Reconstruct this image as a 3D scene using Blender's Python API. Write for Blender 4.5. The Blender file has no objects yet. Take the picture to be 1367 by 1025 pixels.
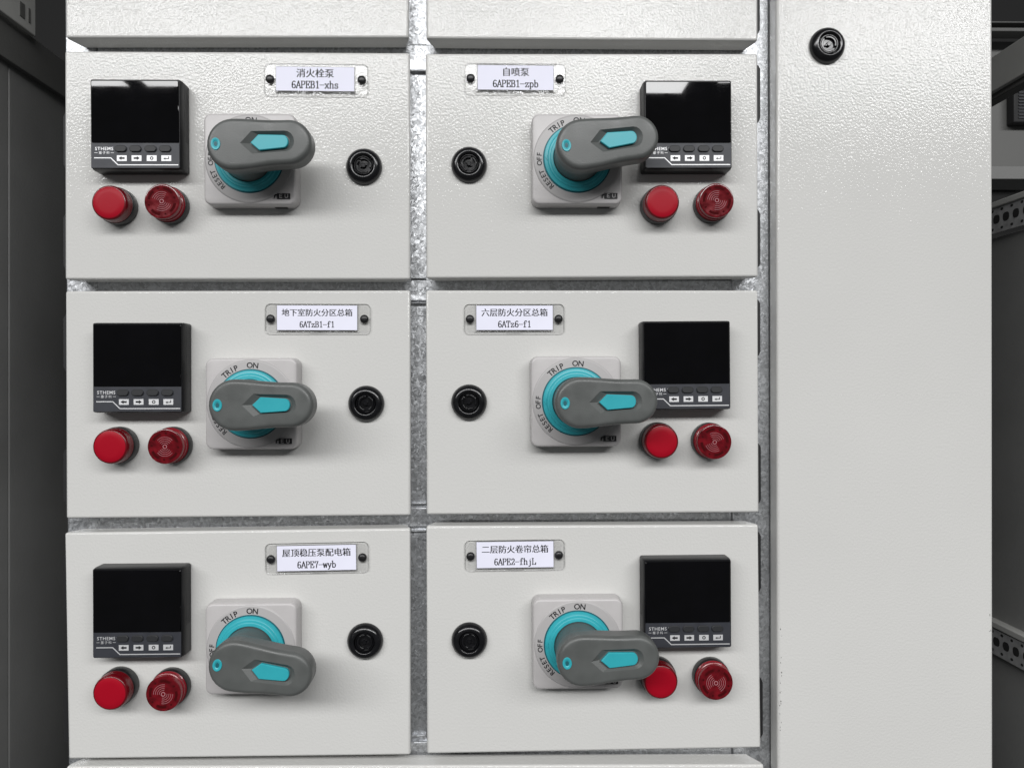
import bpy, bmesh, math, random
from mathutils import Matrix, Vector
random.seed(7)
C = bpy.context.scene.collection
S = bpy.context.scene
PI = math.pi

# ------------------------------------------------------------------ camera
PW, PH, F, D = 1367.0, 1025.0, 948.0, 0.521
YAW, PITCH, ROLL = -0.01938, -0.00189, 0.00336
RM = Matrix.Rotation(YAW, 3, 'Z') @ Matrix.Rotation(PITCH, 3, 'X') @ Matrix.Rotation(ROLL, 3, 'Y')
cam = bpy.data.cameras.new('camera')
cam.sensor_fit = 'HORIZONTAL'; cam.sensor_width = 36.0
cam.lens = 36.0 * F / PW
cam.clip_start = 0.01; cam.clip_end = 100
co = bpy.data.objects.new('camera', cam); C.objects.link(co)
X, Y, Z = RM.col[0], RM.col[1], RM.col[2]
m4 = Matrix(((X.x, Z.x, -Y.x, 0), (X.y, Z.y, -Y.y, -D), (X.z, Z.z, -Y.z, 0), (0, 0, 0, 1)))
co.matrix_world = m4
S.camera = co

# ------------------------------------------------------------------ world and lamps
w = bpy.data.worlds.new('World'); S.world = w; w.use_nodes = True
bg = w.node_tree.nodes['Background']
bg.inputs['Color'].default_value = (0.95, 0.98, 1.0, 1); bg.inputs['Strength'].default_value = 0.08

def lamp(x, y, z, sx, sy, power, col=(1.0, 1.0, 1.0)):
    l = bpy.data.lights.new('ceiling_lamp', 'AREA'); l.shape = 'RECTANGLE'
    l.size = sx; l.size_y = sy; l.energy = power; l.color = col
    o = bpy.data.objects.new('ceiling_lamp', l); C.objects.link(o)
    o.location = (x, y, z)
    return o
# ceiling light panels behind and above the photographer, facing down
LZ = 1.60
lamp(-2.80, -2.83, LZ, 1.64, 1.08, 84)
lamp(-0.96, -2.83, LZ, 1.84, 1.08, 92)
lamp(0.53, -2.85, LZ, 0.98, 1.16, 60)
lamp(2.10, -2.75, LZ, 1.84, 1.08, 92)

S.view_settings.view_transform = 'Standard'
S.view_settings.look = 'None'
S.view_settings.exposure = 0.11
S.view_settings.gamma = 1.0
S.view_settings.use_curve_mapping = False
S.render.engine = 'CYCLES'
S.cycles.max_bounces = 8
S.cycles.transparent_max_bounces = 12

# ------------------------------------------------------------------ picture point -> place
def ray(px, py):
    return RM @ Vector(((px - PW / 2) / F, 1.0, (PH / 2 - py) / F))
def at(px, py, wd=0.0):            # point on the plane wd metres in front of the door faces
    d = ray(px, py); t = (D - wd) / d.y
    return Vector((d.x * t, -wd, d.z * t))
def at_x(px, py, xx):              # point on the plane X = xx
    d = ray(px, py); t = xx / d.x
    return Vector((xx, -D + d.y * t, d.z * t))

# ------------------------------------------------------------------ materials
def mat(name, col, rough=0.5, metal=0.0, spec=0.5, coat=0.0, bump=None, noise=None, **kw):
    m = bpy.data.materials.new(name); m.use_nodes = True
    nt = m.node_tree; b = nt.nodes['Principled BSDF']
    b.inputs['Base Color'].default_value = (*col, 1)
    b.inputs['Roughness'].default_value = rough
    b.inputs['Metallic'].default_value = metal
    b.inputs['Specular IOR Level'].default_value = spec
    b.inputs['Coat Weight'].default_value = coat
    for k, v in kw.items():
        b.inputs[k.replace('_', ' ')].default_value = v
    tc = nt.nodes.new('ShaderNodeTexCoord')
    if bump:
        sc, dist, det = bump
        n = nt.nodes.new('ShaderNodeTexNoise'); n.inputs['Scale'].default_value = sc; n.inputs['Detail'].default_value = det
        n.inputs['Roughness'].default_value = 0.45
        nt.links.new(tc.outputs['Object'], n.inputs['Vector'])
        bp = nt.nodes.new('ShaderNodeBump'); bp.inputs['Distance'].default_value = dist; bp.inputs['Strength'].default_value = 1.0
        nt.links.new(n.outputs['Fac'], bp.inputs['Height']); nt.links.new(bp.outputs['Normal'], b.inputs['Normal'])
    if noise:
        sc, amt, ramt = noise
        n = nt.nodes.new('ShaderNodeTexNoise'); n.inputs['Scale'].default_value = sc; n.inputs['Detail'].default_value = 6
        nt.links.new(tc.outputs['Object'], n.inputs['Vector'])
        mr = nt.nodes.new('ShaderNodeMapRange'); mr.inputs['From Min'].default_value = 0.3; mr.inputs['From Max'].default_value = 0.7
        mr.inputs['To Min'].default_value = 1 - amt; mr.inputs['To Max'].default_value = 1 + amt
        nt.links.new(n.outputs['Fac'], mr.inputs['Value'])
        mx = nt.nodes.new('ShaderNodeVectorMath'); mx.operation = 'SCALE'; mx.inputs[0].default_value = col
        nt.links.new(mr.outputs['Result'], mx.inputs['Scale']); nt.links.new(mx.outputs[0], b.inputs['Base Color'])
        m2 = nt.nodes.new('ShaderNodeMapRange'); m2.inputs['From Min'].default_value = 0.3; m2.inputs['From Max'].default_value = 0.7
        m2.inputs['To Min'].default_value = max(0, rough - ramt); m2.inputs['To Max'].default_value = rough + ramt
        nt.links.new(n.outputs['Fac'], m2.inputs['Value']); nt.links.new(m2.outputs['Result'], b.inputs['Roughness'])
    return m

def galvanised(name):
    m = bpy.data.materials.new(name); m.use_nodes = True
    nt = m.node_tree; b = nt.nodes['Principled BSDF']; L = nt.links.new
    b.inputs['Metallic'].default_value = 0.85
    tc = nt.nodes.new('ShaderNodeTexCoord')
    ns = nt.nodes.new('ShaderNodeTexNoise'); ns.inputs['Scale'].default_value = 240; ns.inputs['Detail'].default_value = 3
    L(tc.outputs['Object'], ns.inputs['Vector'])
    mxv = nt.nodes.new('ShaderNodeMix'); mxv.data_type = 'VECTOR'; mxv.inputs[0].default_value = 0.006
    L(tc.outputs['Object'], mxv.inputs[4]); L(ns.outputs['Color'], mxv.inputs[5])
    v = nt.nodes.new('ShaderNodeTexVoronoi'); v.inputs['Scale'].default_value = 620
    L(mxv.outputs[1], v.inputs['Vector'])
    sep = nt.nodes.new('ShaderNodeSeparateColor'); L(v.outputs['Color'], sep.inputs[0])
    r1 = nt.nodes.new('ShaderNodeMapRange'); r1.inputs['To Min'].default_value = 0.42; r1.inputs['To Max'].default_value = 0.68
    L(sep.outputs[0], r1.inputs['Value'])
    comb = nt.nodes.new('ShaderNodeCombineColor')
    for i in range(3):
        k = nt.nodes.new('ShaderNodeMath'); k.operation = 'MULTIPLY'; k.inputs[1].default_value = (0.97, 0.99, 1.02)[i]
        L(r1.outputs['Result'], k.inputs[0]); L(k.outputs[0], comb.inputs[i])
    L(comb.outputs[0], b.inputs['Base Color'])
    r2 = nt.nodes.new('ShaderNodeMapRange'); r2.inputs['To Min'].default_value = 0.36; r2.inputs['To Max'].default_value = 0.5
    L(sep.outputs[1], r2.inputs['Value']); L(r2.outputs['Result'], b.inputs['Roughness'])
    # every crystal leans its own way
    vm = nt.nodes.new('ShaderNodeVectorMath'); vm.operation = 'SUBTRACT'; vm.inputs[1].default_value = (.5, .5, .5)
    L(v.outputs['Color'], vm.inputs[0])
    vs = nt.nodes.new('ShaderNodeVectorMath'); vs.operation = 'SCALE'; vs.inputs['Scale'].default_value = 0.155
    L(vm.outputs[0], vs.inputs[0])
    g = nt.nodes.new('ShaderNodeNewGeometry')
    va = nt.nodes.new('ShaderNodeVectorMath'); va.operation = 'ADD'; L(g.outputs['Normal'], va.inputs[0]); L(vs.outputs[0], va.inputs[1])
    vn = nt.nodes.new('ShaderNodeVectorMath'); vn.operation = 'NORMALIZE'; L(va.outputs[0], vn.inputs[0])
    L(vn.outputs[0], b.inputs['Normal'])
    return m

def clear_plastic(name):
    m = bpy.data.materials.new(name); m.use_nodes = True
    nt = m.node_tree; nt.nodes.remove(nt.nodes['Principled BSDF']); L = nt.links.new
    out = nt.nodes['Material Output']
    tr = nt.nodes.new('ShaderNodeBsdfTransparent'); tr.inputs[0].default_value = (0.992, 0.993, 0.994, 1)
    gl = nt.nodes.new('ShaderNodeBsdfGlossy'); gl.inputs['Roughness'].default_value = 0.08
    fr = nt.nodes.new('ShaderNodeFresnel'); fr.inputs['IOR'].default_value = 1.42
    tc = nt.nodes.new('ShaderNodeTexCoord')
    n = nt.nodes.new('ShaderNodeTexNoise'); n.inputs['Scale'].default_value = 170; n.inputs['Detail'].default_value = 2
    L(tc.outputs['Object'], n.inputs['Vector'])
    bp = nt.nodes.new('ShaderNodeBump'); bp.inputs['Distance'].default_value = 0.00014; L(n.outputs['Fac'], bp.inputs['Height'])
    L(bp.outputs['Normal'], gl.inputs['Normal']); L(bp.outputs['Normal'], fr.inputs['Normal'])
    mx = nt.nodes.new('ShaderNodeMixShader')
    L(fr.outputs[0], mx.inputs[0]); L(tr.outputs[0], mx.inputs[1]); L(gl.outputs[0], mx.inputs[2])
    L(mx.outputs[0], out.inputs['Surface'])
    return m

M = dict(
    paint=mat('light_grey_textured_paint', (0.610, 0.606, 0.588), 0.115, spec=0.30, bump=(600, 0.00018, 1.5), noise=(9, .018, .03)),
    zinc=galvanised('galvanised_steel'),
    black=mat('black_plastic', (0.010, 0.010, 0.011), 0.38, noise=(300, .25, .08)),
    gloss_black=mat('glossy_black_plastic', (0.006, 0.006, 0.007), 0.2, noise=(200, .2, .06)),
    rubber=mat('black_rubber', (0.008, 0.008, 0.009), 0.6),
    meter=mat('black_meter_plastic', (0.006, 0.006, 0.007), 0.36, spec=0.3, bump=(1500, 0.00006, 1)),
    keypad=mat('slate_keypad_film', (0.031, 0.033, 0.041), 0.5, noise=(120, .08, .05)),
    key=mat('dark_grey_rubber_key', (0.019, 0.020, 0.022), 0.55),
    screen=mat('dark_display_window', (0.0010, 0.0009, 0.0014), 0.02, noise=(45, .5, .01)),
    white=mat('silver_print', (0.74, 0.74, 0.75), 0.52, metal=0.55),
    ink=mat('black_print', (0.008, 0.008, 0.010), 0.6),
    paper=mat('printed_paper', (0.80, 0.80, 0.92), 0.55, noise=(60, .02, .05)),
    clear=clear_plastic('clear_acrylic'),
    plate=mat('warm_grey_plastic', (0.485, 0.468, 0.465), 0.36, bump=(1400, 0.00004, 1), noise=(80, .03, .04)),
    dial=mat('grey_dial_plastic', (0.40, 0.388, 0.386), 0.42, bump=(1400, 0.00004, 1)),
    teal=mat('teal_plastic', (0.030, 0.36, 0.415), 0.36, noise=(90, .05, .05)),
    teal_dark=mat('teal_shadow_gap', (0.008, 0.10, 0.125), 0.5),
    grip=mat('grey_handle_plastic', (0.090, 0.095, 0.092), 0.40, bump=(1700, 0.00007, 1), noise=(55, .11, .10)),
    red=mat('red_lens', (0.33, 0.003, 0.014), 0.40, spec=0.16),
    red_clear=mat('dark_red_translucent_plastic', (0.12, 0.003, 0.007), 0.15, coat=0.25, noise=(210, .45, .05)),
    red_side=mat('red_translucent_side', (0.23, 0.008, 0.016), 0.2),
    red_rim=mat('red_lens_rim', (0.13, 0.003, 0.007), 0.25),
    red_deep=mat('deep_red_opening', (0.05, 0.001, 0.002), 0.8, spec=0.1),
    red_line=mat('pale_red_moulded_line', (0.44, 0.20, 0.22), 0.25),
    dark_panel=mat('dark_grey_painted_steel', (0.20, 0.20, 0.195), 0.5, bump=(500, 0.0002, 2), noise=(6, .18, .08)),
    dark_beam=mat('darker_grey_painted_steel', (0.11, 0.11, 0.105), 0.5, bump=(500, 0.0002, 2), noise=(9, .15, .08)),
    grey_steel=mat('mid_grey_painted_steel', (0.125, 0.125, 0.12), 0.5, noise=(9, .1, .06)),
    pale_plate=mat('grey_cover_plate', (0.42, 0.42, 0.40), 0.5, noise=(12, .1, .06)),
    rail=mat('perforated_zinc_rail', (0.42, 0.42, 0.42), 0.45, metal=0.3, noise=(150, .2, .08)),
    void=mat('shade_black', (0.012, 0.012, 0.012), 0.9, noise=(2, .2, .05)),  # near-black stands for the shade on the wall, back sheets and in holes
)

# ------------------------------------------------------------------ mesh helpers
class MB:
    def __init__(self): self.bm = bmesh.new(); self.mi = 0
    def face(self, vs):
        try:
            f = self.bm.faces.new(vs); f.material_index = self.mi; return f
        except ValueError: return None
    def loft(self, loops, cap0=True, cap1=True, closed=True):
        rings = [[self.bm.verts.new(p) for p in lp] for lp in loops]
        n = len(rings[0])
        for a, b in zip(rings, rings[1:]):
            for i in range(n if closed else n - 1):
                j = (i + 1) % n
                self.face((a[i], a[j], b[j], b[i]))
        if cap0: self.face(list(reversed(rings[0])))
        if cap1: self.face(rings[-1])
        return rings
    def prism(self, loop, z0, z1, cap0=False):
        self.loft([[(x, y, z0) for x, y in loop], [(x, y, z1) for x, y in loop]], cap0, True)
    def stack(self, loops2, zs, cap0=False, cap1=True):
        return self.loft([[(x, y, z) for x, y in lp] for lp, z in zip(loops2, zs)], cap0, cap1)
    def lathe(self, prof, n=64, cx=0, cy=0, cap0=False, cap1=True):
        self.loft([[(cx + r * math.cos(2 * PI * i / n), cy + r * math.sin(2 * PI * i / n), z) for i in range(n)] for r, z in prof], cap0, cap1)
    def box(self, x0, x1, y0, y1, z0, z1):
        self.loft([[(x0, y0, z), (x1, y0, z), (x1, y1, z), (x0, y1, z)] for z in (z0, z1)])
    def ribbon(self, pts, hw, z, closed=False):
        pts = [Vector(p) for p in pts]; n = len(pts); A = []; B = []
        for i in range(n):
            d0 = (pts[i] - pts[i - 1]).normalized() if i > 0 else None
            d1 = (pts[i + 1] - pts[i]).normalized() if i < n - 1 else None
            if d0 is None: d0 = d1
            if d1 is None: d1 = d0
            t = (d0 + d1).normalized() if (d0 + d1).length > 1e-6 else d1
            nv = Vector((-t.y, t.x)); k = hw / max(0.35, abs(nv.dot(Vector((-d1.y, d1.x)))))
            A.append(self.bm.verts.new((*(pts[i] + nv * k), z))); B.append(self.bm.verts.new((*(pts[i] - nv * k), z)))
        for i in range(n - 1): self.face((A[i], B[i], B[i + 1], A[i + 1]))
    def arcband(self, r0, r1, a0, a1, z, n=20, z0=None):
        pts = [(math.cos(a0 + (a1 - a0) * i / n), math.sin(a0 + (a1 - a0) * i / n)) for i in range(n + 1)]
        loop = [(r1 * c, r1 * s) for c, s in pts] + [(r0 * c, r0 * s) for c, s in reversed(pts)]
        if z0 is None:
            A = [self.bm.verts.new((r1 * c, r1 * s, z)) for c, s in pts]; B = [self.bm.verts.new((r0 * c, r0 * s, z)) for c, s in pts]
            for i in range(n): self.face((B[i], A[i], A[i + 1], B[i + 1]))
        else:
            A = [[self.bm.verts.new((r * c, r * s, zz)) for c, s in pts] for r, zz in ((r0, z0), (r0, z), (r1, z), (r1, z0))]
            for p, q in zip(A, A[1:]):
                for i in range(n): self.face((p[i], q[i], q[i + 1], p[i + 1]))
            for e in (0, n): self.face([a[e] for a in A])
    def add_mesh(self, me, mtx):
        b2 = bmesh.new(); b2.from_mesh(me); b2.transform(mtx)
        vm = {v: self.bm.verts.new(v.co) for v in b2.verts}
        for f in b2.faces: self.face([vm[v] for v in f.verts])
        b2.free()
    def build(self, name, mats, parent=None, smooth=35, recalc=True, bevel=None):
        if recalc: bmesh.ops.recalc_face_normals(self.bm, faces=self.bm.faces)
        me = bpy.data.meshes.new(name); self.bm.to_mesh(me); self.bm.free()
        for m in (mats if isinstance(mats, (list, tuple)) else [mats]): me.materials.append(M[m])
        if smooth:
            for p in me.polygons: p.use_smooth = True
            me.set_sharp_from_angle(angle=math.radians(smooth))
        o = bpy.data.objects.new(name, me); C.objects.link(o)
        if parent: o.parent = parent
        if bevel:
            md = o.modifiers.new('soft_edges', 'BEVEL'); md.width = bevel; md.segments = 3; md.limit_method = 'ANGLE'; md.angle_limit = math.radians(40)
        return o

FONT_CACHE = {}
def text_mesh(body, size=1.0, offset=0.0, spacing=1.0):
    k = (body, size, offset, spacing)
    if k in FONT_CACHE: return FONT_CACHE[k]
    c = bpy.data.curves.new('writing', 'FONT'); c.body = body; c.size = size; c.offset = offset
    c.align_x = 'CENTER'; c.align_y = 'BOTTOM_BASELINE'; c.space_character = spacing; c.resolution_u = 4
    o = bpy.data.objects.new('writing', c); C.objects.link(o)
    dg = bpy.context.evaluated_depsgraph_get()
    me = bpy.data.meshes.new_from_object(o.evaluated_get(dg))
    bpy.data.objects.remove(o); bpy.data.curves.remove(c)
    FONT_CACHE[k] = me
    return me

def rrect(w_, h_, r, n=6, cx=0, cy=0):
    out = []
    for sx, sy, a0 in ((1, 1, 0), (-1, 1, 90), (-1, -1, 180), (1, -1, 270)):
        for i in range(n + 1):
            a = math.radians(a0 + 90 * i / n)
            out.append((cx + sx * (w_ / 2 - r) + r * math.cos(a), cy + sy * (h_ / 2 - r) + r * math.sin(a)))
    return out

def thing(name, label, cat, loc=(0, 0, 0), group=None, rx=PI / 2):
    o = bpy.data.objects.new(name, None); C.objects.link(o)
    o.empty_display_size = 0.01
    o.location = loc; o.rotation_euler = (rx, 0, 0)
    o['label'] = label; o['category'] = cat
    if group: o['group'] = group
    return o
def dup(root, loc, label):
    r = root.copy(); C.objects.link(r); r.location = loc; r['label'] = label
    for ch in list(root.children):
        c = ch.copy(); C.objects.link(c); c.parent = r
        for g in list(ch.children):
            d = g.copy(); C.objects.link(d); d.parent = c
    return r
def child(root, name):
    for c in root.children:
        if c.name.split('.')[0] == name: return c
mm = 0.001

# ------------------------------------------------------------------ cabinet frame
FW = -0.0185            # rails sit this far behind the door faces
def wbox(mb, px0, px1, py0, py1, w0, w1):     # box whose front (at depth w1) spans the given picture box; world coordinates
    a = at(px0, py1, w1); b = at(px1, py0, w1)
    mb.loft([[(a.x, -ww, a.z), (b.x, -ww, a.z), (b.x, -ww, b.z), (a.x, -ww, b.z)] for ww in (w0, w1)])
frame = thing('cabinet_frame', 'galvanised steel frame seen in the gaps between the light grey doors', 'cabinet frame', rx=0)
mb = MB(); wbox(mb, 535, 581, -60, 1090, -0.06, FW - 0.003); mb.build('mullion', 'zinc', frame, bevel=0.0006)
for y0, y1 in ((62, 92.5), (373.5, 402.5), (674.5, 706.5), (984.5, 1030)):
    mb = MB(); wbox(mb, 129.5, 977, y0, y1, -0.05, FW); mb.build('rail', 'zinc', frame, bevel=0.0009)
    # lips of the rail standing proud where it crosses the centre post
    mb = MB(); wbox(mb, 548, 568.5, y1 + 1.2, y1 + 2.6, FW - .01, FW + 0.0006); mb.build('rail_lip', 'zinc', frame, bevel=0.0004)
    mb = MB(); wbox(mb, 548, 568.5, y0 - 3.4, y0 - 1.6, FW - .01, FW + 0.0006); mb.build('rail_lip', 'zinc', frame, bevel=0.0004)
mb = MB(); wbox(mb, 91.5, 128, -60, 1090, -0.06, FW + 0.0004); mb.build('post', 'zinc', frame, bevel=0.0012)
mb = MB(); wbox(mb, 978.5, 1026.5, -60, 1090, -0.06, FW + 0.0004); mb.build('post', 'zinc', frame, bevel=0.0012)
mb = MB(); wbox(mb, 1027.5, 1060, -60, 1090, -0.06, FW - 0.001); mb.build('post_flange', 'zinc', frame, bevel=0.0006)
mb = MB(); wbox(mb, 100, 1300, -60, 1090, -0.080, -0.062); mb.build('inner_plate', 'dark_beam', frame)

# ------------------------------------------------------------------ doors
def door(name, label, cat, quad, thick, hinges=(), group=None, inset=0.0035, bev=0.0016):
    """quad: TL, TR, BR, BL picture points of the face; hinges: (px, y0, y1)"""
    P = [at(x, y) for x, y in quad]
    cx = sum(p.x for p in P) / 4; bz = (P[2].z + P[3].z) / 2
    t = thing(name, label, cat, (cx, 0, bz), group, rx=0)
    c = sum(P, Vector()) / 4
    bw = FW + 0.0008 if thick is None else -thick
    mb = MB()
    loc = Vector((cx, 0, bz))
    def ring(y, ins, insz=0.0):
        out = []
        for p in P:
            q = p - loc
            sx = 1 if p.x > c.x else -1; sz = 1 if p.z > c.z else -1
            out.append((q.x - sx * ins, y, q.z - sz * insz))
        return out
    mb.loft([ring(-bw, inset, 0.0004), ring(-bw - 0.003, inset, 0.0002), ring(0.004, 0.0, 0), ring(0.0, 0, 0)])
    mb.build('door_sheet' if 'door' in name else 'panel_sheet', 'paint', t, smooth=30, bevel=bev)
    for px, y0, y1 in hinges:
        a = at(px[0], y1, -0.008); b = at(px[1], y0, -0.008)
        mb = MB()
        x0, x1, z0, z1 = a.x - loc.x, b.x - loc.x, a.z - bz, b.z - bz
        ch = 0.0015
        if px[0] > 600: lp = [(x0, z0), (x1 - ch, z0), (x1, z0 + 2 * ch), (x1, z1 - 2 * ch), (x1 - ch, z1), (x0, z1)]
        else: lp = [(x0 + ch, z0), (x1, z0), (x1, z1), (x0 + ch, z1), (x0, z1 - 2 * ch), (x0, z0 + 2 * ch)]
        mb.loft([[(x, 0.0085, z) for x, z in lp], [(x, 0.0150, z) for x, z in lp]])
        mb.build('hinge', 'rubber', t)
    return t
HL = (84.3, 90); HR = (1006, 1015.2)
G = 'compartment doors in two columns'
door('compartment_door', 'small grey door cropped by the top of the photo, above plate 6APEB1-xhs', 'cabinet door',
     ((86, -250), (545.5, -250), (545.5, 50.5), (87, 50.5)), None, (), G)
door('compartment_door', 'small grey door cropped by the top of the photo, above plate 6APEB1-zpb', 'cabinet door',
     ((568.5, -250), (1011, -250), (1012, 54.5), (569, 51.5)), None, (((1006, 1014.6), -40, 45),), G)
door('compartment_door', 'top left grey door with the nameplate 6APEB1-xhs', 'cabinet door',
     ((86, 68), (547, 70.5), (547.5, 373), (86.5, 373)), None, ((HL, 150, 225), (HL, 285, 360)), G)
door('compartment_door', 'top right grey door with the nameplate 6APEB1-zpb', 'cabinet door',
     ((568, 71.5), (1011.5, 71.5), (1012.5, 369.5), (569, 371.5)), None, ((HR, 87, 163), (HR, 280, 357)), G)
door('compartment_door', 'middle left grey door with the nameplate 6ATzB1-f1', 'cabinet door',
     ((87, 388.5), (547.5, 387.5), (548, 688), (88, 692)), None, ((HL, 420, 495), (HL, 600, 672)), G)
door('compartment_door', 'middle right grey door with the nameplate 6ATz6-f1', 'cabinet door',
     ((568.5, 387.5), (1012, 387.5), (1013.5, 684), (569.5, 687)), None, ((HR, 400, 475), ((1006, 1016), 592, 672)), G)
door('compartment_door', 'bottom left grey door with the nameplate 6APE7-wyb', 'cabinet door',
     ((86, 711), (547.5, 705), (548, 1007.5), (91, 1013)), None, ((HL, 740, 815), (HL, 920, 990)), G)
door('compartment_door', 'bottom right grey door with the nameplate 6APE2-fhjL', 'cabinet door',
     ((569, 702), (1012.5, 700), (1016, 998), (570, 1006)), None, (((1006, 1016), 710, 790), ((1006, 1018.5), 905, 985)), G)
door('tall_cabinet_door', 'tall blank light grey door with one black lock near its top', 'cabinet door',
     ((1036.5, -260), (1325, -260), (1326.5, 1280), (1038.5, 1280)), None, (), None, inset=0.001, bev=0.002)
tall = C.objects[-1].parent
rc = random.Random(3)
for spots in ([(1041 + rc.random() * 3, 835 + rc.random() * 140, .5 + rc.random() * .9) for _ in range(16)], [(1318 + rc.random() * 5, 815 + rc.random() * 30, .4 + rc.random() * .5) for _ in range(5)]):
    mb = MB()
    for px, py, rr in spots:
        p = at(px, py, 0.00012); k = 0.00032 * rr
        mb.face([mb.bm.verts.new((p.x - tall.location.x + k * rc.uniform(.5, 1.2) * math.cos(a * PI / 3.5), p.y, p.z - tall.location.z + 1.8 * k * rc.uniform(.5, 1.2) * math.sin(a * PI / 3.5))) for a in range(7)])
    mb.build('chipped_paint', 'dark_beam', tall, smooth=None)['kind'] = 'stuff'
door('bottom_panel', 'wide grey panel below the two bottom doors, only its top edge showing', 'cabinet panel',
     ((88, 1023), (1020, 1020.5), (1022, 1300), (90, 1300)), None, (), None, inset=0.006)

# ------------------------------------------------------------------ panel meter
def make_meter():
    t = thing('panel_meter', '', 'panel meter', group='square black panel meters')
    H = 32.0
    mb = MB()
    mb.stack([rrect(63.4, 63.4, 1.6, 3), rrect(64, 64, 1.6, 3), rrect(64, 64, 1.6, 3), rrect(62.6, 63.0, 1.2, 3), rrect(62.0, 62.4, 1.0, 3)], [0, .6, 9.2, 13.3, 13.7])
    # fine ribs down both side walls
    for sx in (-1, 1):
        for k in range(30):
            y = -10 + k * 1.35
            mb.box(sx * 32.0 - .12, sx * 32.0 + .12, y, y + .7, 1.5, 8.5)
    for v in mb.bm.verts: v.co *= mm
    mb.build('body', 'meter', t)
    mb = MB(); y0, y1 = -13.2, 30.4
    lp = rrect(61.2, y1 - y0, 1.0, 3, 0, (y0 + y1) / 2); lp2 = rrect(60.4, y1 - y0 - .8, .8, 3, 0, (y0 + y1) / 2)
    mb.stack([lp, lp, lp2], [12.5, 14.15, 14.5])
    for v in mb.bm.verts: v.co *= mm
    mb.build('screen', 'screen', t)
    mb = MB(); lp = rrect(61.4, 17.5, .6, 3, 0, -22.25)
    mb.stack([lp, lp], [13.0, 14.0])
    for v in mb.bm.verts: v.co *= mm
    kp = mb.build('keypad', 'keypad', t)
    xs = [-8.9, 1.4, 12.0, 22.2]
    for x in xs:
        mb = MB(); lp = rrect(8.2, 4.5, 2.2, 6, x - 1.2, -17.6)
        lp2 = rrect(7.4, 3.7, 1.8, 6, x - 1.2, -17.6)
        mb.stack([lp, lp, lp2], [13.5, 14.75, 15.1])
        for v in mb.bm.verts: v.co *= mm
        mb.build('button', 'key', kp)
    for i, x in enumerate(xs):
        mb = MB(); cy = -24.2; cxx = x - .6
        f = mb.face([mb.bm.verts.new((cxx + a * 3.45, cy + b * 2.0, 14.06)) for a, b in ((-1, -1), (1, -1), (1, 1), (-1, 1))])
        mb.mi = 1; z = 14.11
        if i in (0, 1):
            s = -1 if i == 0 else 1
            mb.face([mb.bm.verts.new((cxx + s * a, cy + b, z)) for a, b in ((-2.0, -.62), (.2, -.62), (.2, .62), (-2.0, .62))])
            mb.face([mb.bm.verts.new((cxx + s * a, cy + b, z)) for a, b in ((.2, -1.35), (2.3, 0), (.2, 1.35))])
        elif i == 2:
            mb.arcband(.62, 1.25, 0, 2 * PI, z, 18)
            for v in list(mb.bm.verts)[4:]: v.co.x += cxx; v.co.y += cy
        else:
            mb.ribbon([(cxx + 1.7, cy + 1.2), (cxx + 1.7, cy - .35), (cxx - .6, cy - .35)], .28, z)
            mb.face([mb.bm.verts.new((cxx + a, cy + b, z)) for a, b in ((-.6, -1.2), (-.6, .5), (-2.0, -.35))])
        for v in mb.bm.verts: v.co *= mm
        mb.build('key_label', ['white', 'ink'], kp, smooth=None)
    mb = MB()
    mb.add_mesh(text_mesh('STHEMS', 1.0, 0.010, 1.14), Matrix.Translation((-21.8, -18.6, 14.06)) @ Matrix.Diagonal((3.3, 3.2, 1, 1)))
    mb.add_mesh(text_mesh('®', 1.0, 0.0), Matrix.Translation((-13.7, -17.6, 14.06)) @ Matrix.Diagonal((1.8, 1.8, 1, 1)))
    mb.add_mesh(text_mesh('塞子科', 1.0, 0.0, 1.35), Matrix.Translation((-21.8, -21.2, 14.06)) @ Matrix.Diagonal((2.3, 2.2, 1, 1)))
    mb.ribbon([(-28.6, -20.4), (-26.4, -20.4)], .13, 14.06); mb.ribbon([(-17.2, -20.4), (-15.0, -20.4)], .13, 14.06)
    for v in mb.bm.verts: v.co *= mm
    mb.build('logo', 'white', kp, smooth=None)
    mb = MB()
    mb.ribbon([(-28.8, -24.0), (-17.2, -24.0), (-12.2, -28.9), (30.0, -28.9)], .33, 14.06)
    for v in mb.bm.verts: v.co *= mm
    mb.build('stripe', 'white', kp, smooth=None)
    return t

# ------------------------------------------------------------------ rotary switch
def bar_outline(d, n=18):
    R, r, x0, x1 = 17.3 - d, 15.0 - d, -0.4, 36.9
    up = []
    # big end (left): 90..270 deg ; small end (right)
    pts = []
    for i in range(n + 1):
        a = math.radians(-90 + 180 * i / n); pts.append((x1 + r * math.cos(a), r * math.sin(a)))
    def hw(x):
        u = (x - x0) / (x1 - x0); s = u * u * (3 - 2 * u)
        return R + (r - R) * s - 0.3 * math.sin(PI * u) ** 2
    side = [(x1 + (x0 - x1) * k / 12, None) for k in range(1, 12)]
    pts += [(x, hw(x)) for x, _ in side]
    for i in range(n + 1):
        a = math.radians(90 + 180 * i / n); pts.append((x0 + R * math.cos(a), R * math.sin(a)))
    pts += [(x, -hw(x)) for x, _ in reversed(side)]
    return pts
def arrow(tip, xs, hs, xe, he, end, n=8):
    """pointed on the left, rounded on the right; symmetric"""
    pts = [(tip, 0), (xs, -hs)]
    for i in range(n + 1):
        a = math.radians(-90 + 180 * i / n)
        pts.append((xe + (end - xe) * math.cos(a), he * math.sin(a)))
    pts.append((xs, hs))
    return pts

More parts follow.
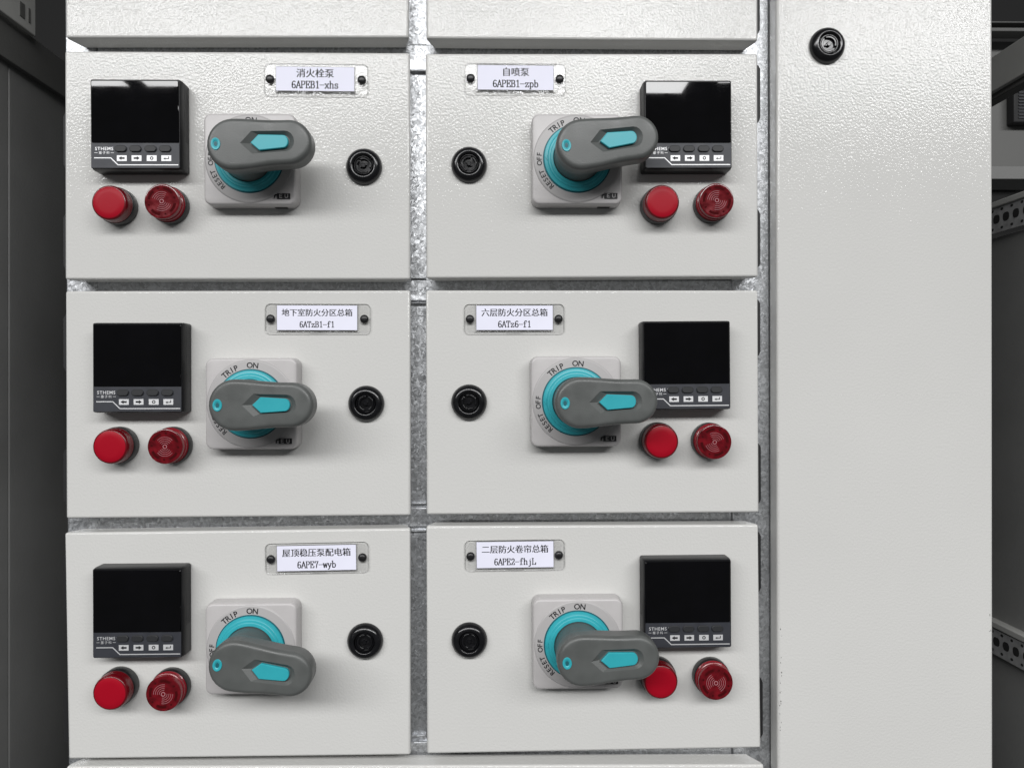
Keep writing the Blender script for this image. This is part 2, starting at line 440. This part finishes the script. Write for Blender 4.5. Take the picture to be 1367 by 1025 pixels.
def make_switch():
    SUNK = 5.5
    t = thing('rotary_switch', '', 'rotary switch', group='rotary switches with grey handles')
    mb = MB()
    mb.stack([rrect(65.4, 65.4, 5.5, 6), rrect(65.4, 65.4, 5.5, 6), rrect(65.0, 65.0, 5.4, 6), rrect(64.2, 64.2, 5, 6), rrect(63.2, 63.2, 4.6, 6), rrect(61.4, 61.4, 4, 6)],
             [5.5, 10, 15.2, 16.5, 17.0, 17.2])
    for v in mb.bm.verts: v.co.z -= SUNK; v.co *= mm
    bp = mb.build('base_plate', 'plate', t, smooth=50)
    mb = MB()
    mb.lathe([(31.6, 16.0), (31.5, 17.2), (30.9, 17.75), (30.2, 17.9)], 96)
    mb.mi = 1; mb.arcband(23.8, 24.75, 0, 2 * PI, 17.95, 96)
    for v in mb.bm.verts: v.co.z -= SUNK; v.co *= mm
    mb.build('dial_face', ['dial', 'teal_dark'], bp)
    mb = MB()
    def arc_text(s, ang, r, size, step, bold=0.02):
        n = len(s)
        for i, ch in enumerate(s):
            a = math.radians(ang - (i - (n - 1) / 2) * step)
            mtx = Matrix.Translation((r * math.cos(a), r * math.sin(a), 17.99)) @ Matrix.Rotation(a - PI / 2, 4, 'Z') @ Matrix.Translation((0, -size * .36, 0)) @ Matrix.Diagonal((size, size, 1, 1))
            mb.add_mesh(text_mesh(ch, 1.0, bold), mtx)
    arc_text('ON', 87, 27.5, 5.5, 8.8)
    arc_text('TRIP', 122.5, 27.5, 5.5, 6.6)
    arc_text('OFF', 180.5, 27.5, 4.9, 6.4)
    arc_text('RESET', 214, 27.5, 4.9, 6.5)
    for v in mb.bm.verts: v.co.z -= SUNK; v.co *= mm
    mb.build('dial_lettering', 'ink', bp, smooth=None)
    mb = MB()
    z = 17.26
    # sits on the corner of the plate, outside the dial
    zb = 18.02
    f = lambda x0, x1, y0, y1, zz: mb.face([mb.bm.verts.new((x, y, zz)) for x, y in ((x0, y0), (x1, y0), (x1, y1), (x0, y1))])
    mb.mi = 0
    mb.prism([(19.6, -28.5), (28.8, -28.5), (28.8, -24.7), (19.6, -24.7)], 16.6, zb)
    mb.ribbon([(17.9, -28.2), (17.9, -26.4), (18.3, -25.9), (19.6, -25.7)], .45, zb)
    mb.mi = 1
    mb.ribbon([(23.2, -25.4), (21.4, -25.4), (21.4, -27.8), (23.2, -27.8)], .2, zb + .04)
    mb.ribbon([(21.4, -26.6), (22.9, -26.6)], .2, zb + .04)
    mb.ribbon([(25.2, -25.2), (25.2, -27.3), (25.6, -27.8), (26.7, -27.8), (27.1, -27.3), (27.1, -25.2)], .2, zb + .04)
    for v in mb.bm.verts: v.co.z -= SUNK; v.co *= mm
    mb.build('maker_mark', ['ink', 'dial'], bp, smooth=None)
    mb = MB(); mb.box(15.5, 24.5, -33.0, -32.2, 7.0, 10.0)
    for v in mb.bm.verts: v.co.z -= SUNK; v.co *= mm
    mb.build('slot', 'rubber', bp)
    mb = MB()
    mb.lathe([(23.9, 17.2), (23.9, 19.0), (23.5, 19.5), (21.7, 19.65), (21.3, 19.9), (20.9, 20.45), (19.9, 20.5), (19.5, 20.7), (19.2, 21.1), (17.7, 21.2), (17.35, 20.9), (17.3, 19)], 96)
    tri = [(-23.0, 0), (-21.5, 2.2), (-21.5, -2.2)]
    mb.stack([tri, tri], [19.0, 20.2])
    for v in mb.bm.verts: v.co.z -= SUNK; v.co *= mm
    mb.build('dial_ring', 'teal', t)
    # handle: tapered hub carrying a rounded bar with a sunk arrow
    mb = MB()
    mb.lathe([(17.3, 18.5), (17.2, 20.8), (16.9, 22), (16.6, 30), (16.3, 36.5)], 72)
    zs, ds = [34.0, 34.6, 35.6, 37.0, 41], [2.6, 1.5, 0.6, 0.1, 0]
    for i in range(10):
        a = PI / 2 * i / 9; zs.append(46.7 + 3.3 * math.sin(a)); ds.append(3.3 * (1 - math.cos(a)))
    zs.append(50.05); ds.append(4.2)
    rings = mb.stack([bar_outline(d) for d in ds], zs, cap0=True, cap1=False)
    top = rings[-1]
    rec = arrow(5.2, 12.8, 7.5, 34.8, 6.9, 41.0); flo = arrow(10.9, 17.0, 6.0, 33.6, 5.0, 37.7)
    flo = [(a, b * .93) for a, b in flo]
    rv = [mb.bm.verts.new((x, y, 50.2)) for x, y in rec]
    fv = [mb.bm.verts.new((x, y, 47.7)) for x, y in flo]
    n = len(rv)
    for i in range(n):
        j = (i + 1) % n; mb.face((rv[i], rv[j], fv[j], fv[i]))
    mb.face(fv)
    mb.bm.edges.ensure_lookup_table()
    eds = []
    for lp in (top, rv):
        for i in range(len(lp)):
            e = mb.bm.edges.get((lp[i], lp[(i + 1) % len(lp)]))
            if e is None: e = mb.bm.edges.new((lp[i], lp[(i + 1) % len(lp)]))
            eds.append(e)
    bmesh.ops.triangle_fill(mb.bm, use_beauty=True, use_dissolve=False, edges=eds)
    # moulded seam on the hub
    for v in mb.bm.verts: v.co.z -= SUNK; v.co *= mm
    h = mb.build('handle', 'grip', t, smooth=24)
    wn = h.modifiers.new('weighted', 'WEIGHTED_NORMAL'); wn.keep_sharp = True; wn.weight = 90
    mb = MB()
    a0 = arrow(11.9, 17.4, 5.25, 33.4, 4.25, 36.9); a1 = arrow(12.5, 17.6, 4.85, 33.4, 3.9, 36.5)
    mb.stack([a0, a0, a1], [48, 49.7, 50.1])
    for v in mb.bm.verts: v.co.z -= SUNK; v.co *= mm
    mb.build('arrow_inset', 'teal', h)
    mb = MB()
    E = lambda k: [(-11.0 + 3.15 * k * math.cos(2 * PI * i / 32), 4.1 * k * math.sin(2 * PI * i / 32)) for i in range(32)]
    mb.stack([E(1), E(1), E(.93), E(.62), E(.5), E(.45)], [49.0, 50.35, 50.6, 50.6, 50.3, 50.15])
    for v in mb.bm.verts: v.co.z -= SUNK; v.co *= mm
    mb.build('padlock_eyelet', 'teal', h)
    mb = MB(); mb.prism([(-11.0 + 1.25 * math.cos(2 * PI * i / 24), 1.7 * math.sin(2 * PI * i / 24)) for i in range(24)], 50.1, 50.2)
    for v in mb.bm.verts: v.co.z -= SUNK; v.co *= mm
    mb.build('eyelet_hole', 'teal_dark', h)
    return t

# ------------------------------------------------------------------ lights, buzzers, locks
def make_light():
    t = thing('indicator_light', '', 'indicator light', group='plain red indicator lights')
    mb = MB(); mb.lathe([(13.1, 0), (13.3, .4), (13.3, 6.2), (13.0, 6.9), (12.4, 7.0), (12.2, 6.6)], 64, cap1=True)
    for v in mb.bm.verts: v.co *= mm
    mb.build('collar', 'black', t)
    mb = MB(); mb.lathe([(12.5, 6.4), (12.7, 7.6), (12.5, 8.0), (12.5, 11.6), (12.3, 13.4), (11.9, 14.6), (11.2, 15.1), (10.9, 15.1)], 64, cap1=False)
    mb.mi = 1; mb.lathe([(10.9, 15.1), (10.4, 15.35), (7, 15.5), (3, 15.55)], 64)
    for v in mb.bm.verts: v.co *= mm
    mb.build('lens', ['red_rim', 'red'], t, smooth=60)
    return t
def make_buzzer():
    t = thing('alarm_buzzer', '', 'buzzer', group='red slotted alarm buzzers')
    mb = MB(); mb.lathe([(13.1, 0), (13.3, .4), (13.3, 5.4), (13.0, 6.1), (12.4, 6.2), (12.2, 6.0)], 64)
    for v in mb.bm.verts: v.co *= mm
    mb.build('collar', 'black', t)
    mb = MB(); mb.lathe([(12.6, 5.8), (12.8, 6.8), (12.3, 7.2), (12.3, 9.0), (12.6, 9.3), (12.5, 9.9), (12.0, 10.2), (12.0, 13.2), (12.35, 13.5), (12.35, 14.4)], 64, cap1=False)
    for v in mb.bm.verts: v.co *= mm
    mb.build('cap_side', 'red_side', t)
    mb = MB(); mb.lathe([(12.35, 14.4), (12.1, 14.9), (11.6, 15.1), (11.0, 15.05)], 64)
    for v in mb.bm.verts: v.co *= mm
    cf = mb.build('cap_face', 'red_clear', t)
    mb = MB()
    for k in range(4):
        a = math.radians(20 + 90 * k); mb.arcband(8.3, 10.1, a, a + math.radians(42), 15.14, 10)
        b = a + math.radians(66); 
        mb.lathe([(.75, 15.0), (.75, 15.14)], 12, 9.3 * math.cos(b), 9.3 * math.sin(b))
    for v in mb.bm.verts: v.co *= mm
    mb.build('sound_slot', 'red_deep', cf)
    mb = MB()
    mb.arcband(1.1, 1.5, 0, 2 * PI, 15.3, 24, 15.0)
    for k in range(4):
        r = 2.6 + k * 1.35
        for s in (90, 270):
            a = math.radians(s); h = math.radians(56 - 2 * k)
            mb.arcband(r, r + .20, a - h, a + h, 15.25, 18, 15.0)
    for v in mb.bm.verts: v.co *= mm
    mb.build('sound_wave_mark', 'red_line', cf)
    return t
def make_lock():
    t = thing('door_lock', '', 'lock', group='round black door locks')
    mb = MB(); mb.lathe([(12.9, 0), (13.1, .5), (13.0, 1.5), (12.2, 3.4), (10.6, 5.0), (9.2, 5.6), (8.2, 5.6), (7.6, 5.2), (7.3, 4.2), (7.25, 1.6)], 72)
    for v in mb.bm.verts: v.co *= mm
    mb.build('rim', 'gloss_black', t, smooth=50)
    mb = MB()
    mb.lathe([(6.9, 1.5), (6.9, 3.9), (6.5, 4.3), (6.2, 4.3), (6.0, 3.9), (5.9, 2.2)], 48)
    for v in mb.bm.verts: v.co *= mm
    k = mb.build('barrel', 'gloss_black', t, smooth=40)
    mb = MB()
    mb.arcband(4.2, 5.75, math.radians(110), math.radians(285), 4.0, 24, 2.0)
    mb.arcband(4.4, 5.75, math.radians(-40), math.radians(95), 4.0, 20, 2.0)
    for v in mb.bm.verts: v.co *= mm
    mb.build('key_collar', 'gloss_black', t, smooth=40, bevel=0.0003)
    mb = MB()
    mb.lathe([(1.7, 1.8), (1.7, 3.6), (1.3, 4.1)], 24)
    mb.box(-2.6, 2.6, -.5, .5, 1.8, 3.7)
    for v in mb.bm.verts: v.co *= mm
    mb.build('key_pin', 'gloss_black', t, smooth=40)
    return t

# ------------------------------------------------------------------ nameplates
GL = {  # stroke letters, box 0.5 wide, 1 high (baseline 0, caps 0.74)
 '6': [[(.40,.66),(.34,.73),(.22,.73),(.11,.58),(.08,.34),(.10,.10),(.20,.0),(.32,.0),(.41,.10),(.42,.26),(.33,.40),(.20,.40),(.09,.28)]],
 'A': [[(.03,.0),(.25,.74),(.46,.0)],[(.11,.25),(.38,.25)],[(-.01,.0),(.10,.0)],[(.38,.0),(.50,.0)]],
 'P': [[(.10,.0),(.10,.74)],[(.02,.74),(.32,.74),(.42,.66),(.43,.52),(.33,.38),(.10,.38)],[(.02,.0),(.20,.0)]],
 'E': [[(.10,.0),(.10,.74)],[(.02,.74),(.41,.74),(.43,.60)],[(.10,.39),(.30,.39),(.30,.48),(.30,.30)],[(.02,.0),(.42,.0),(.45,.16)]],
 'B': [[(.10,.0),(.10,.74)],[(.02,.74),(.30,.74),(.39,.66),(.39,.50),(.29,.40),(.10,.40)],[(.29,.40),(.42,.30),(.43,.10),(.33,.0),(.02,.0)]],
 '1': [[(.13,.64),(.26,.74),(.26,.0)],[(.12,.0),(.40,.0)]],
 '-': [[(.0,.34),(.48,.34)]],
 'x': [[(.07,.48),(.42,.0)],[(.42,.48),(.07,.0)],[(.02,.48),(.16,.48)],[(.33,.48),(.47,.48)],[(.02,.0),(.16,.0)],[(.33,.0),(.47,.0)]],
 'h': [[(.03,.76),(.10,.76),(.10,.0)],[(.10,.36),(.20,.48),(.32,.48),(.39,.38),(.39,.0)],[(.02,.0),(.18,.0)],[(.31,.0),(.48,.0)]],
 's': [[(.39,.38),(.36,.46),(.22,.49),(.11,.42),(.13,.30),(.36,.20),(.40,.08),(.28,-.01),(.14,.0),(.09,.12)]],
 'z': [[(.09,.36),(.10,.47),(.40,.47),(.08,.01),(.41,.01),(.43,.14)]],
 'p': [[(.02,.47),(.10,.47),(.10,-.22)],[(.10,.36),(.22,.48),(.35,.46),(.42,.30),(.41,.12),(.32,.0),(.20,.0),(.10,.10)],[(.02,-.22),(.20,-.22)]],
 'b': [[(.02,.76),(.10,.76),(.10,.02)],[(.10,.36),(.22,.48),(.35,.46),(.42,.30),(.41,.12),(.32,.0),(.20,.0),(.10,.10)]],
 'T': [[(.25,.0),(.25,.74)],[(.04,.58),(.05,.74),(.45,.74),(.46,.58)],[(.15,.0),(.35,.0)]],
 'f': [[(.44,.68),(.38,.77),(.27,.75),(.21,.64),(.21,.0)],[(.06,.47),(.38,.47)],[(.08,.0),(.36,.0)]],
 '7': [[(.08,.58),(.09,.73),(.42,.73),(.27,.38),(.22,.0)]],
 'w': [[(.03,.48),(.13,.0),(.25,.46),(.36,.0),(.47,.48)],[(-.01,.48),(.08,.48)],[(.42,.48),(.51,.48)]],
 'y': [[(.07,.48),(.26,.02)],[(.43,.48),(.24,-.04),(.16,-.20),(.06,-.21)],[(.02,.48),(.16,.48)],[(.34,.48),(.48,.48)]],
 '2': [[(.10,.56),(.14,.70),(.28,.74),(.40,.64),(.38,.46),(.22,.24),(.08,.01),(.41,.01),(.43,.15)]],
 'j': [[(.20,.47),(.30,.47),(.30,-.10),(.22,-.22),(.10,-.18)],[(.28,.66),(.32,.66)]],
 'L': [[(.10,.74),(.10,.0)],[(.02,.74),(.20,.74)],[(.02,.0),(.42,.0),(.45,.20)]],
}
def latin(mb, s, x, y, size, adv, z):
    x -= adv * len(s) / 2
    for ch in s:
        for st in GL[ch]:
            for p, q in zip(st, st[1:]):
                a = Vector((x + p[0] * size, y + p[1] * size)); b = Vector((x + q[0] * size, y + q[1] * size))
                d = b - a
                if d.length < 1e-9: continue
                u = d.normalized(); steep = abs(u.y)
                hw = size * (0.036 + 0.024 * steep)
                a2, b2 = a - u * hw * .8, b + u * hw * .8
                mb.ribbon([a2, b2], hw, z)
        x += adv

def make_nameplate(outer, paper, rot, hans, code, label, group):
    (ox0, oy0, ox1, oy1) = outer; (px0, py0, px1, py1) = paper
    c = at((ox0 + ox1) / 2, (oy0 + oy1) / 2, 0.002)
    t = thing('nameplate', label, 'nameplate', (c.x, 0, c.z), group)
    t.rotation_euler = (PI / 2, rot, 0)
    k = (D + c.x * math.tan(-YAW) - 0.002) / F / mm
    Wd, Hd = (ox1 - ox0) * k, (oy1 - oy0) * k
    pw, ph = (px1 - px0) * k, (py1 - py0) * k
    pcx = ((px0 + px1) - (ox0 + ox1)) / 2 * k; pcy = -((py0 + py1) - (oy0 + oy1)) / 2 * k
    def fin(mb, name, m, par=t, **kw):
        for v in mb.bm.verts: v.co *= mm
        return mb.build(name, m, par, **kw)
    mb = MB()
    mb.stack([rrect(Wd - .2, Hd - .2, 3.6, 6), rrect(Wd, Hd, 3.6, 6), rrect(Wd - .9, Hd - .9, 3.2, 6)], [0.12, 1.2, 1.6], cap0=False)
    # raised lips holding the paper, thumb notch under it
    for y0, y1 in ((pcy + ph / 2 + .3, pcy + ph / 2 + 1.2), (pcy - ph / 2 - 1.2, pcy - ph / 2 - .3)):
        mb.stack([[(pcx - pw / 2 - 1, y0), (pcx + pw / 2 + 1, y0), (pcx + pw / 2 + 1, y1), (pcx - pw / 2 - 1, y1)], [(pcx - pw / 2 - .6, y0 + .2), (pcx + pw / 2 + .6, y0 + .2), (pcx + pw / 2 + .6, y1 - .2), (pcx - pw / 2 - .6, y1 - .2)]], [1.62, 2.3])
    nx = pcx
    mb.prism([(nx - 6, pcy - ph / 2 - 1.3), (nx - 4, -Hd / 2 + .4), (nx + 4, -Hd / 2 + .4), (nx + 6, pcy - ph / 2 - 1.3)], 1.62, 2.0)
    fin(mb, 'clear_cover', 'clear')
    mb = MB(); mb.prism([(pcx - pw / 2, pcy - ph / 2), (pcx + pw / 2, pcy - ph / 2), (pcx + pw / 2, pcy + ph / 2), (pcx - pw / 2, pcy + ph / 2)], 1.66, 1.76, True)
    pp = fin(mb, 'paper_insert', 'paper', smooth=None)
    mb = MB()
    hs = pw * .121
    n = len(hans); adv = pw * .121
    if n == 8: adv = hs = pw * .109
    if n == 9: adv = hs = pw * .0985
    for i, ch in enumerate(hans):
        for q in (-1, 1):       # upright strokes heavier than level ones
            mb.add_mesh(text_mesh(ch, 1.0, 0.0), Matrix.Translation((pcx + (i - (n - 1) / 2) * adv + q * hs * .022, pcy + ph * .09, 1.80 + q * .008)) @ Matrix.Diagonal((hs, hs, 1, 1)))
    la = pw * (.0605 if n <= 4 else .049 if n == 9 else .0548)
    latin(mb, code, pcx, pcy - ph * .385, la * 1.95, la, 1.80)
    fin(mb, 'lettering', 'ink', pp, smooth=None)
    # thin dark cut edge of the paper
    mb = MB(); e = .22
    for x0, x1, y0, y1 in ((-pw / 2 - e, pw / 2 + e, -ph / 2 - e, -ph / 2), (-pw / 2 - e, pw / 2 + e, ph / 2, ph / 2 + e), (-pw / 2 - e, -pw / 2, -ph / 2, ph / 2), (pw / 2, pw / 2 + e, -ph / 2, ph / 2)):
        mb.face([mb.bm.verts.new((pcx + x, pcy + y, 1.70)) for x, y in ((x0, y0), (x1, y0), (x1, y1), (x0, y1))])
    fin(mb, 'insert_edge', 'grey_steel', pp, smooth=None)
    for s in (-1, 1):
        mb = MB(); x = s * (Wd / 2 - 4.3)
        mb.lathe([(3.1, 1.62), (3.1, 2.4), (2.8, 3.1), (2.0, 3.7), (1.0, 3.95)], 32, x, 0.0)
        fin(mb, 'rivet', 'black', smooth=60)
    return t

# ------------------------------------------------------------------ place everything
DOORS = [
 dict(code='6APEB1-xhs', hans='消火栓泵', pos='top left', meter=(180.3, 165.5), light=(145.5, 270.5), buzz=(216.2, 269), lock=(485, 221), ring=(331.8, 211), hrot=2.5, brot=20,
      plate=(353, 85, 490.5, 128), paper=(368.6, 89.5, 472.6, 121.5), prot=0.006),
 dict(code='6APEB1-zpb', hans='自喷泵', pos='top right', meter=(919, 166), light=(884.3, 269.5), buzz=(956.8, 267.8), lock=(626, 218.6), ring=(771, 211), hrot=7.5, brot=35,
      plate=(620.5, 84.5, 755, 126), paper=(637.7, 87.5, 739, 120), prot=0.004),
 dict(code='6ATzB1-f1', hans='地下室防火分区总箱', pos='middle left', meter=(183.2, 490.7), light=(147, 596), buzz=(220.5, 596), lock=(488, 538.7), ring=(334, 539), hrot=0, brot=0,
      plate=(353.7, 405.5, 494, 446), paper=(370, 407.8, 476.5, 440.6), prot=0.004),
 dict(code='6ATz6-f1', hans='六层防火分区总箱', pos='middle right', meter=(917.2, 487.5), light=(883.2, 589.5), buzz=(953.8, 590), lock=(626, 537), ring=(769.5, 536), hrot=1.2, brot=-20,
      plate=(619.6, 405.8, 753.5, 446), paper=(636, 408, 738, 440.4), prot=0.0),
 dict(code='6APE7-wyb', hans='屋顶稳压泵配电箱', pos='bottom left', meter=(183, 818.5), light=(147, 924.7), buzz=(218.2, 925.8), lock=(486.5, 857), ring=(333.7, 867.5), hrot=-9, brot=40,
      plate=(354, 724.6, 491.5, 765.6), paper=(370, 727.8, 475, 761.3), prot=-0.012),
 dict(code='6APE2-fhjL', hans='二层防火卷帘总箱', pos='bottom right', meter=(918.5, 806), light=(882.3, 910), buzz=(955.6, 911), lock=(626.4, 856), ring=(772, 861), hrot=3, brot=80,
      plate=(620.4, 721, 754, 762), paper=(636.3, 722.8, 739, 757.5), prot=-0.006),
]
protos = {}
def place(kind, maker, px, wd, label):
    p = at(px[0], px[1], wd); loc = (p.x, -0.0003, p.z)
    if kind not in protos:
        protos[kind] = maker(); protos[kind].location = loc; protos[kind]['label'] = label
        return protos[kind]
    return dup(protos[kind], loc, label)
HT = {'6APEB1-xhs': 'its grey handle level', '6APEB1-zpb': 'its grey handle tilted up', '6ATzB1-f1': 'its grey handle level',
      '6ATz6-f1': 'its grey handle level', '6APE7-wyb': 'its grey handle drooping', '6APE2-fhjL': 'its grey handle level'}
for d in DOORS:
    c = d['code']
    jit = random.uniform(-.006, .006)
    mt = place('meter', make_meter, d['meter'], 0.0145, f'square black digital meter with a blank screen on the door with nameplate {c}')
    mt.rotation_euler = (PI / 2, jit, 0)
    place('light', make_light, d['light'], 0.0150, f'plain round red indicator light below the meter on the door with nameplate {c}')
    b = place('buzz', make_buzzer, d['buzz'], 0.0150, f'dark red slotted buzzer with arc marks below the meter, door with nameplate {c}')
    child(b, 'cap_face').rotation_euler = (0, 0, math.radians(d['brot']))
    l = place('lock', make_lock, d['lock'], 0.0040, f'round black lock on the door with nameplate {c}')
    for nm in ('key_collar', 'key_pin'): child(l, nm).rotation_euler = (0, 0, math.radians((d['brot'] * 2.3 + 20) % 90 - 45))
    s = place('switch', make_switch, d['ring'], 0.0140, f'rotary switch on the door with nameplate {c}, {HT[c]}')
    child(s, 'handle').rotation_euler = (0, 0, math.radians(d['hrot']))
    make_nameplate(d['plate'], d['paper'], d['prot'], d['hans'], c, f'clear plastic nameplate with printed code {c}', 'clear nameplates with paper inserts')
place('lock', make_lock, (1106.5, 59), 0.0040, 'round black lock near the top of the tall blank door')

# ------------------------------------------------------------------ dark cabinets to either side
XL = -0.42
left = thing('dark_cabinet', 'dark grey cabinet side with a vertical seam, left of the light grey doors', 'cabinet', rx=0)
def side_quad(name, m, par, xx, th, pts, bevel=0.001):      # a plate standing at X = xx, th thick (towards the middle)
    s = 1 if xx < 0 else -1
    P = [at_x(x, y, xx) for x, y in pts]
    mb = MB()
    mb.loft([[(p.x - s * th, p.y, p.z) for p in P], [(p.x, p.y, p.z) for p in P]])
    return mb.build(name, m, par, bevel=bevel)
def ext(x, y, k):   # follow the receding line through (x, y) to picture column k
    vx, vy = PW / 2 - F * math.tan(-YAW), PH / 2
    return (k, vy + (y - vy) * (k - vx) / (x - vx))
def strip(name, m, par, xx, th, xa, xb, y_top, y_bot, xr=0.0, bevel=0.001):
    return side_quad(name, m, par, xx, th, [ext(xr, y_top, xa), ext(xr, y_top, xb), ext(xr, y_bot, xb), ext(xr, y_bot, xa)], bevel)
strip('side_sheet', 'dark_panel', left, XL, 0.003, 12.3, 150, 60, 1250)
strip('side_sheet', 'dark_panel', left, XL, 0.003, -40, 11, 60, 1250)
strip('top_beam', 'dark_beam', left, XL + 0.006, 0.03, -40, 200, 17, 73)
strip('cover_plate', 'pale_plate', left, XL + 0.012, 0.004, -40, 48, -60, 14)
for x0, x1 in ((27, 33.5), (38.5, 41)):
    strip('slot', 'dark_beam', left, XL + 0.0126, 0.004, x0, x1, -20, 0, bevel=None)
mb = MB(); a = at(-60, 1200, -0.45); b = at(130, -120, -0.45)
mb.box(a.x, b.x, 0.45, 0.46, a.z, b.z); mb.build('back_sheet', 'void', left)

XR = 0.47
right = thing('open_cabinet', 'open dark cabinet with perforated mounting rails, right of the tall door', 'cabinet', rx=0)
xr0 = 1325.0
def rstrip(name, m, th, y0, y1, x0=1300, x1=1400, dx=0.0, bevel=0.001):
    return strip(name, m, right, XR + dx, th, x0, x1, y0, y1, xr0, bevel)
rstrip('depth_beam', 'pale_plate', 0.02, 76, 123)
# underside of the beam, its shade put in by a darker colour
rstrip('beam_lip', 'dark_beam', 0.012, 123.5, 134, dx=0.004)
# back wall of the cabinet, seen square on
WB = -0.40
def back(name, m, x0, x1, y0, y1, w1=WB, th=0.01, bevel=0.0008):
    mb = MB(); a = at(x0, y1, w1); b = at(x1, y0, w1)
    mb.box(a.x, b.x, -w1, -w1 + th, a.z, b.z)
    return mb.build(name, m, right, bevel=bevel)
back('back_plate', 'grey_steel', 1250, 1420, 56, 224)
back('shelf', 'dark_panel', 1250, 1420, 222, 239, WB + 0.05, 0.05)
back('back_sheet', 'void', 1250, 1450, -60, 1200, WB - 0.05)
for y0, y1 in ((29.2, 30.2), (37.5, 41.5)): back('cross_bar', 'dark_beam', 1250, 1420, y0, y1, WB + 0.03, .02)
def perforated(y0, y1):
    # punched channel running into the cabinet
    rstrip('mounting_rail', 'rail', 0.002, y0, y1, dx=0.003, bevel=0.0004)
    rail = right.children[-1]
    rstrip('rail_flange', 'pale_plate', 0.014, y0 - 9, y0 - .8, dx=0.001)
    h = y1 - y0
    for k in range(8):
        xk = 1330 + k * 12.5 * (1 + 0.02 * k)
        f = lambda u: y0 + h * u
        pts = []
        for i in range(14):
            a = 2 * PI * i / 14
            pts.append(ext(xr0, f(.46 + .17 * math.sin(a)), xk + 4.2 * (abs(math.cos(a)) ** .6) * (1 if math.cos(a) > 0 else -1)))
        side_quad('punched_hole', 'void', right, XR + 0.0028, 0.002, pts, None)
        for u in (.12, .83):
            pts = [ext(xr0, f(u + .055 * math.sin(2 * PI * i / 10)), xk - 5.5 + 1.8 * math.cos(2 * PI * i / 10)) for i in range(10)]
            side_quad('punched_hole', 'void', right, XR + 0.0028, 0.002, pts, None)
perforated(279, 313)
perforated(838, 872)
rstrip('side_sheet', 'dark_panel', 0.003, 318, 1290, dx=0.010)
vent = thing('vent_box', 'black slotted vent box on the grey back plate of the open cabinet', 'vent', rx=0)
a = at(1353.5, 164, WB + 0.014); b = at(1400, 108, WB + 0.014)
mb = MB(); mb.box(a.x, b.x, -WB - 0.014, -WB, a.z, b.z); mb.build('housing', 'rubber', vent, bevel=0.002)
mb = MB()
for k in range(11):
    z = a.z + (b.z - a.z) * (.1 + .075 * k); mb.box(a.x + .006, b.x - .004, -WB - 0.0152, -WB - 0.012, z, z + .0014)
mb.build('slat', 'keypad', vent)

# room wall behind the cabinets, its shade put into a near-black colour
mb = MB(); mb.box(-2.5, 2.5, 0.9, 1.0, -1.5, 2.0)
wl = mb.build('wall', 'void'); wl['kind'] = 'structure'; wl['label'] = 'dark room wall behind the cabinets'; wl['category'] = 'wall'
